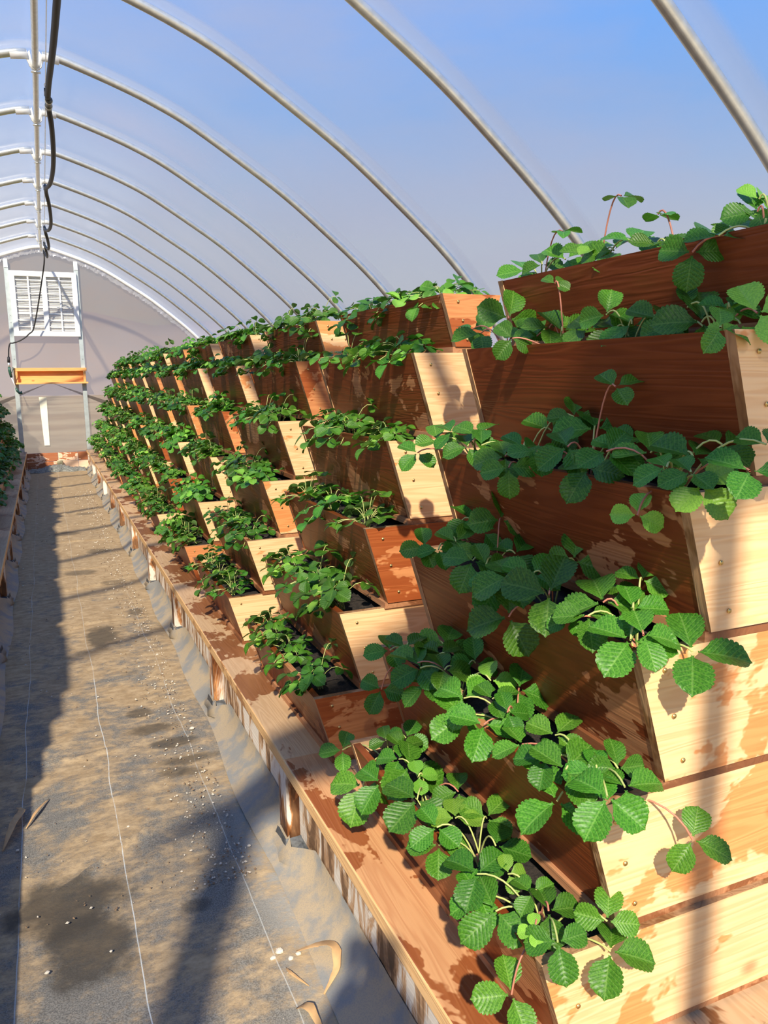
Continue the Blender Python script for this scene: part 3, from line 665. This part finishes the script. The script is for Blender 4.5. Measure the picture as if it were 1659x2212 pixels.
# ------------------------------------------------------------------ near column: plants leaf by leaf
# (pixel x, pixel y, leaflet length in px, pointing angle of the middle leaflet in the picture, kind)
NEAR = {
6: [(740, 1620, 42, 190, ''), (784, 1697, 68, 260, ''), (821, 1690, 60, 250, ''), (834, 1600, 34, 100, ''), (877, 1594, 42, 70, ''), (884, 1654, 72, 330, ''), (862, 1640, 44, 150, ''), (904, 1677, 36, 20, 'y'), (901, 1727, 72, 250, ''), (944, 1787, 56, 230, ''), (984, 1767, 50, 90, 'y'), (1051, 1767, 58, 60, ''), (1071, 1827, 62, 330, ''), (948, 1826, 58, 270, ''), (1031, 1888, 66, 130, ''), (1071, 1968, 78, 230, ''), (1036, 1935, 60, 210, ''), (1098, 1888, 36, 20, 'y'), (1185, 1968, 62, 20, ''), (1205, 2035, 66, 280, ''), (1155, 2008, 32, 180, 'y'), (1319, 2055, 76, 340, 'e'), (1105, 2148, 70, 190, 'h'), (1312, 1990, 60, 85, 'u'), (870, 1615, 40, 40, ''), (990, 1710, 50, 200, ''), (1150, 1930, 45, 120, '')],
5: [(824, 1489, 46, 250, 'h'), (908, 1443, 56, 215, ''), (842, 1405, 46, 200, ''), (877, 1398, 46, 60, ''), (962, 1395, 58, 80, ''), (900, 1432, 62, 60, ''), (918, 1478, 52, 235, ''), (960, 1447, 52, 0, ''), (1027, 1432, 50, 90, 'u'), (1121, 1489, 66, 340, ''), (1002, 1508, 66, 130, ''), (1064, 1510, 48, 30, ''), (1000, 1548, 68, 230, ''), (1045, 1565, 70, 255, ''), (1096, 1539, 46, 20, ''), (1128, 1608, 56, 200, ''), (1200, 1588, 62, 60, ''), (1222, 1662, 78, 60, ''), (1203, 1731, 82, 230, ''), (1312, 1721, 84, 250, ''), (1335, 1660, 56, 90, 'u'), (1290, 1668, 60, 170, ''), (1180, 1640, 60, 150, ''), (1496, 1814, 66, 330, 'f'), (950, 1412, 46, 120, ''), (1060, 1470, 48, 100, 'y'), (1350, 1700, 70, 20, '')],
4: [(1018, 1123, 52, 110, ''), (1082, 1123, 60, 80, 'u'), (1011, 1167, 50, 220, ''), (918, 1182, 44, 190, 'h'), (947, 1187, 40, 280, ''), (1021, 1211, 60, 250, ''), (1113, 1196, 54, 60, ''), (1103, 1245, 74, 200, ''), (1186, 1284, 88, 150, ''), (1099, 1333, 76, 190, 'h'), (1303, 1301, 90, 100, ''), (1240, 1211, 66, 90, 'u'), (1386, 1252, 52, 60, ''), (1367, 1313, 64, 0, ''), (1362, 1382, 88, 250, ''), (1390, 1372, 72, 0, ''), (1496, 1408, 94, 340, 'e'), (1230, 1338, 42, 200, ''), (1075, 1268, 58, 240, ''), (985, 1170, 46, 60, ''), (1150, 1240, 60, 60, ''), (1270, 1330, 66, 270, ''), (1050, 1220, 50, 30, ''), (1340, 1290, 60, 60, ''), (1045, 1150, 42, 60, '')],
3: [(902, 978, 42, 230, 'h'), (945, 952, 44, 90, ''), (976, 934, 46, 110, ''), (1028, 938, 52, 60, ''), (1040, 962, 50, 0, ''), (1091, 986, 58, 180, ''), (1099, 1010, 54, 270, 'h'), (1131, 966, 50, 60, ''), (1191, 930, 62, 60, ''), (1226, 965, 64, 210, ''), (1286, 926, 78, 100, ''), (1270, 1013, 72, 250, ''), (1330, 835, 52, 20, 't'), (1338, 970, 58, 60, ''), (1405, 978, 70, 90, ''), (1497, 986, 88, 60, ''), (1493, 1021, 60, 200, ''), (1516, 1049, 70, 300, 'y'), (1620, 1017, 78, 250, ''), (1377, 1113, 50, 80, 'hy'), (1160, 975, 54, 270, ''), (1310, 975, 66, 300, ''), (1440, 1010, 62, 180, ''), (1560, 960, 64, 30, ''), (1010, 965, 46, 200, ''), (1370, 960, 50, 120, ''), (1240, 900, 50, 90, ''), (1655, 960, 60, 60, '')],
2: [(1040, 719, 54, 180, ''), (1099, 688, 60, 75, 'u'), (1107, 731, 44, 230, 'h'), (1131, 719, 40, 80, ''), (1199, 612, 30, 60, 't'), (1214, 715, 68, 30, ''), (1187, 708, 50, 270, ''), (1365, 700, 72, 100, ''), (1310, 680, 52, 80, 'u'), (1421, 688, 62, 60, ''), (1516, 696, 84, 170, ''), (1485, 664, 46, 90, 'u'), (1556, 708, 60, 340, ''), (1576, 664, 60, 60, ''), (1636, 676, 78, 20, 'y'), (1020, 712, 40, 30, ''), (1160, 726, 46, 90, ''), (1270, 712, 54, 120, ''), (1330, 712, 60, 220, ''), (1455, 705, 58, 180, ''), (1600, 700, 60, 200, 'y')],
1: [(1135, 584, 50, 180, ''), (1171, 572, 42, 100, ''), (1222, 560, 54, 30, ''), (1216, 500, 34, 20, 't'), (1342, 423, 44, 30, 't'), (1421, 463, 40, 30, 't'), (1326, 541, 66, 150, ''), (1365, 521, 60, 60, ''), (1417, 529, 50, 90, ''), (1508, 509, 72, 60, ''), (1496, 545, 66, 260, 'h'), (1552, 509, 60, 90, ''), (1636, 457, 60, 180, ''), (1651, 485, 56, 20, 'y'), (1449, 521, 44, 60, ''), (1265, 548, 50, 60, ''), (1290, 535, 40, 120, 'y'), (1590, 490, 50, 120, ''), (1640, 430, 44, 60, 'y')]}
def place_leaf(r, px, py, size, ang, kind, roots):
    rim = RIM[r]; x0 = XF[r]
    if 'f' in kind: p = at(px, py, 1, Y0-.055)
    elif 'e' in kind: p = at(px, py, 1, Y0-.03)
    elif 'h' in kind: p = at(px, py, 0, x0-.035)
    else:
        hz = rim+.055; lim = (.0, .135) if r > 1 else (.0, .17)
        p = at(px, py, 2, hz) if rim < H-.1 else at(px, py, 0, x0+.06)
        if p.x < x0-.01: p = at(px, py, 0, x0-.012)
        if p.x > x0+lim[1] or p.y < 0: p = at(px, py, 0, x0+(.11 if 't' not in kind else .07))
        if p.z < rim+.012 and p.x > x0: p = at(px, py, 0, x0-.02)
    depth = (p-cam.location).dot(FW); L = size*depth/FPX*1.16
    tocam = (cam.location-p).normalized(); a = math.radians(ang); d = R2*math.cos(a)+U2*math.sin(a)
    up = Vector((0, 0, 1)); lv = -SUN
    wu, wc = (1.0, .75) if r > 2 else (1.0, .35)
    if r <= 2 and rim > H-.1: wu, wc = .8, .6
    if 'f' in kind or 'h' in kind: wu, wc = .45, .9
    if 'u' in kind: wu, wc = .15, .9
    if 't' in kind: wu, wc = 1.0, .12 if r == 1 else .8
    n = up*wu+tocam*wc+lv*.25+Vector((RL.uniform(-.28, .28), RL.uniform(-.28, .28), RL.uniform(-.1, .1)))
    M4 = frame_from(n, d)
    root = min(roots, key=lambda q: (Vector(q.location)-p).length)
    me = RL.choice(LEAFY if 'y' in kind else LEAF); rl = Vector(root.location)
    o = obj('leaf', me, root); o.matrix_local = Matrix.Translation(p-rl) @ M4 @ Matrix.Scale(L, 4)
    p0 = Vector((RL.uniform(-.012, .012), RL.uniform(-.015, .015), -.012)); q = p-rl
    mid = Vector((q.x*.45, q.y*.45, max(q.z, .02)+.035))
    if 'f' in kind or 'e' in kind or 'h' in kind: mid = Vector((q.x*.75, q.y*.75, .045))
    red = kind in ('t', 'h', 'f', 'hy') or RL.random() < .25
    s = MB().tube(bez(p0, mid, q, 8), .0019, 6, False).build('stalk', MAT['stalkred' if red else 'stalk'], root, True)
for r, lst in NEAR.items():
    roots = []
    for k, u in enumerate((.10, .36, .62, .88)):
        nm = ('nearest', 'second nearest', 'third nearest', 'farthest')[k]
        t = thing('strawberry_plant', 'large-leaved strawberry plant, %s in the %s, nearest column, right bed' % (nm, TIER[r]), 'strawberry plant', (XF[r]+.065, Y0+LB*u, RIM[r]-.02), group='strawberry plants in the nearest planters')
        MB().lathe([(.004, -.008), (.009, -.002), (.007, .006), (.003, .012)], (0, 0, 0), n=8).build('crown', MAT['stalkred'], t, True); roots.append(t)
    for q in lst: place_leaf(r, *q, roots)

# ------------------------------------------------------------------ small things on the path
rs = random.Random(9)
def pebble(loc, sc, lab):
    m = MB(); n, k = 8, 5; v = []
    for i in range(k+1):
        th = PI*i/k
        for j in range(n): a = 2*PI*j/n; w = rs.uniform(.78, 1.1); v.append((math.sin(th)*math.cos(a)*w*sc, math.sin(th)*math.sin(a)*w*sc*.8, math.cos(th)*sc*.55*rs.uniform(.85, 1.1)))
    m.add(v, [(i*n+j, (i+1)*n+j, (i+1)*n+(j+1) % n, i*n+(j+1) % n) for i in range(k) for j in range(n)])
    o = m.build('stone', MAT['stone'], None, False); o.location = (loc[0], loc[1], loc[2]+sc*.42); tag(o, lab, 'stone', 'stones on the path')
for (px, py, sc, lab) in ((604, 2058, .013, 'largest pale stone on the path beside the dry leaves'), (590, 2072, .009, 'small pale stone just left of the largest stone'), (628, 2072, .008, 'small pale stone just right of the largest stone'), (645, 2062, .009, 'flat pale stone near the curled dry leaf'), (102, 2103, .007, 'white pebble in the dark damp stain at lower left'), (240, 2056, .005, 'tiny pebble right of the dark damp stain'), (38, 1838, .006, 'pebble at the left edge of the path'), (415, 1575, .012, 'grey stone by the fourth post of the right bench'), (538, 1828, .007, 'pebble left of the nearest bench post'), (340, 1415, .008, 'stone in the middle of the path beyond the damp marks'), (300, 1440, .006, 'small stone in the middle of the path'), (575, 1690, .007, 'stone in the gravel near the bench shadow')):
    pebble(at(px, py, 2, .004), sc, lab)
def gravel():
    m = MB(); rg = random.Random(31)
    for i in range(1500):
        y = 2.2+rg.random()**1.6*9.5; x = .50-abs(rg.gauss(0, .10)) if rg.random() < .8 else rg.uniform(-.3, .5); a = rg.uniform(0, PI); q = rg.uniform(.0015, .0055)*(1+.08*y)
        if y > 4: x = min(x+.02, .56)
        c, s_ = math.cos(a)*q, math.sin(a)*q; e = rg.uniform(.3, .8); z = .006
        m.add([(x-c, y-s_, z), (x+s_*e, y-c*e, z), (x+c, y+s_, z), (x-s_*e, y+c*e, z), (x, y, z+q*.8)], [(0, 1, 4), (1, 2, 4), (2, 3, 4), (3, 0, 4)], mi=0 if rg.random() < .45 else 1)
    tag(m.build('gravel_chips', [MAT['stone'], plain('brown_bark_chips', (.20, .13, .075), .9)]), 'scattered gravel and bark crumbs along the right side of the path', 'gravel', kind='stuff')
gravel()
def dryleaf(pts, w, lab, seed):
    rnd = random.Random(seed); P3 = catmull(pts, 5); m = MB(); v = []
    for i, p in enumerate(P3):
        u = i/(len(P3)-1); t = (P3[min(i+1, len(P3)-1)]-P3[max(0, i-1)]).normalized(); sd_ = t.cross(Vector((0, 0, 1))).normalized(); ww = w*math.sin(PI*(u*.9+.05))
        for k in (-1, 0, 1): v.append(p+sd_*ww*k*(1+rnd.uniform(-.2, .2))+Vector((0, 0, abs(k)*ww*.6)))
    n = len(P3); m.add(v, [(i*3+k, i*3+k+1, (i+1)*3+k+1, (i+1)*3+k) for i in range(n-1) for k in range(2)])
    o = m.build('dry_leaf', MAT['dryleaf'], None, True); tag(o, lab, 'dry leaf', 'dry leaves on the path'); so_ = o.modifiers.new('solid', 'SOLIDIFY'); so_.thickness = .001
def fl(px, py, z): q = at(px, py, 2, .006); return (q.x, q.y, .006+z)
dryleaf([fl(640, 2062, .01), fl(690, 2064, .03), fl(722, 2082, .05), fl(728, 2112, .03), fl(700, 2148, .0)], .012, 'curled tan dry leaf lying by the stones at the foot of the bench', 1)
dryleaf([fl(640, 2178, .0), fl(668, 2195, .02), fl(700, 2235, .0)], .012, 'tan dry leaf at the bottom edge of the view', 2)
dryleaf([fl(618, 2090, .0), fl(630, 2112, .012), fl(668, 2130, .0)], .004, 'thin brown dry stem left of the curled leaf', 3)
dryleaf([fl(36, 1745, .0), fl(48, 1765, .02), fl(30, 1800, .03), fl(6, 1838, .0)], .012, 'dark curved strip of dry leaf at the left edge of the path', 4)
dryleaf([fl(106, 1725, .0), fl(80, 1760, .012), fl(56, 1790, .0)], .005, 'dark thin dry stem at the left of the path', 5)

# ------------------------------------------------------------------ the photographer (stands behind the camera, casts the shadow at the bottom)
def person():
    t = thing('person', 'standing person in dark clothes holding up a phone, casting the shadow at the bottom', 'person', (-.19, -.36, 0), -.42)
    def skin(name, verts, edges, radii, mat, sub=2):
        me = bpy.data.meshes.new(name); me.from_pydata(verts, edges, []); me.materials.append(mat); o = obj(name, me, t)
        md = o.modifiers.new('skin', 'SKIN'); md.use_smooth_shade = True
        for i, r_ in enumerate(radii): me.skin_vertices[0].data[i].radius = (r_ if isinstance(r_, tuple) else (r_, r_)); me.skin_vertices[0].data[i].use_root = (i == 0)
        s_ = o.modifiers.new('sub', 'SUBSURF'); s_.levels = sub; s_.render_levels = sub; return o
    skinm = plain('skin', (.55, .34, .25), .5); jean = plain('dark_jeans', (.03, .04, .07), .8); shirt = plain('dark_jacket', (.05, .05, .06), .8); hair = plain('brown_hair', (.06, .035, .02), .6)
    # body: pelvis, spine, neck, head, arms, legs
    V = [(0, 0, .93), (0, .0, 1.08), (0, .01, 1.24), (0, .0, 1.36), (0, .01, 1.43), (0, .025, 1.50), (0, .04, 1.58), (0, .035, 1.655)]
    E = [(i, i+1) for i in range(7)]; Rr = [(.15, .11), (.14, .10), (.155, .11), (.13, .09), (.055, .055), (.066, .075), (.078, .095), (.055, .07)]
    for s in (-1, 1):
        b = len(V); V += [(s*.17, -.01, 1.38), (s*.23, .05, 1.22), (s*.20, .17, 1.20), (s*.09, .30, 1.40), (s*.055, .335, 1.47)]; E += [(3, b), (b, b+1), (b+1, b+2), (b+2, b+3), (b+3, b+4)]; Rr += [.065, .052, .045, .033, (.03, .022)]
        b = len(V); V += [(s*.10, 0, .86), (s*.11, .01, .50), (s*.115, -.02, .12), (s*.12, -.02, .05), (s*.125, .11, .035)]; E += [(0, b), (b, b+1), (b+1, b+2), (b+2, b+3), (b+3, b+4)]; Rr += [.095, .065, .042, .042, (.042, .03)]
    skin('body', V, E, Rr, shirt)
    # face, ears, nose on the head
    for s in (-1, 1):
        MB().lathe([(.004, 0), (.016, .006), (.014, .014), (.003, .018)], (s*.078, .03, 1.575), (s, 0, 0), 8).build('ear', skinm, t, True)
        MB().lathe([(.002, 0), (.011, .003), (.008, .009), (.001, .012)], (s*.03, .125, 1.595), (0, 1, 0), 10).build('eye', MAT['whitesteel'], t, True)
    MB().tube([(0, .125, 1.60), (0, .145, 1.57), (0, .135, 1.555)], [.008, .014, .012], 8).build('nose', skinm, t, True)
    MB().tube([(-.025, .125, 1.525), (0, .132, 1.523), (.025, .125, 1.525)], [.003, .006, .003], 8).build('mouth', plain('lips', (.45, .18, .15), .5), t, True)
    m = MB(); n, k = 20, 8; v = []
    for i in range(k+1):
        th = PI*.62*i/k
        for j in range(n): a = 2*PI*j/n; v.append((math.sin(th)*math.cos(a)*.092, .018+math.sin(th)*math.sin(a)*.108-.012, 1.60+math.cos(th)*.118))
    m.add(v, [(i*n+j, (i+1)*n+j, (i+1)*n+(j+1) % n, i*n+(j+1) % n) for i in range(k) for j in range(n)]); m.build('hair', hair, t, True)
    # fingers curled behind the phone's sides
    for s in (-1, 1):
        for q in range(4):
            z = 1.50+.019*q; L = (.9, 1.0, .95, .8)[q]
            MB().tube([(s*.055, .335, z-.01), (s*.062, .355, z), (s*.05, .372*1, z+.002), (s*(.05-.022*L), .376, z+.003)], [.0095, .009, .008, .006], 8).build('finger', skinm, t, True)
        MB().tube([(s*.055, .33, 1.475), (s*.05, .325, 1.50), (s*.035, .335, 1.525)], [.012, .011, .008], 8).build('thumb', skinm, t, True)
person()
ph = thing('phone', 'dark phone held upright at eye height by the person', 'phone', (-.035, -.03, 1.50), -.40)
MB().box(-.036, .036, -.004, .004, -.07, .07).build('case', MAT['black'], ph, bevel=.003)
MB().box(-.033, .033, -.0055, -.0042, -.062, .062).build('screen', plain('dark_glass', (.02, .02, .03), .1), ph)
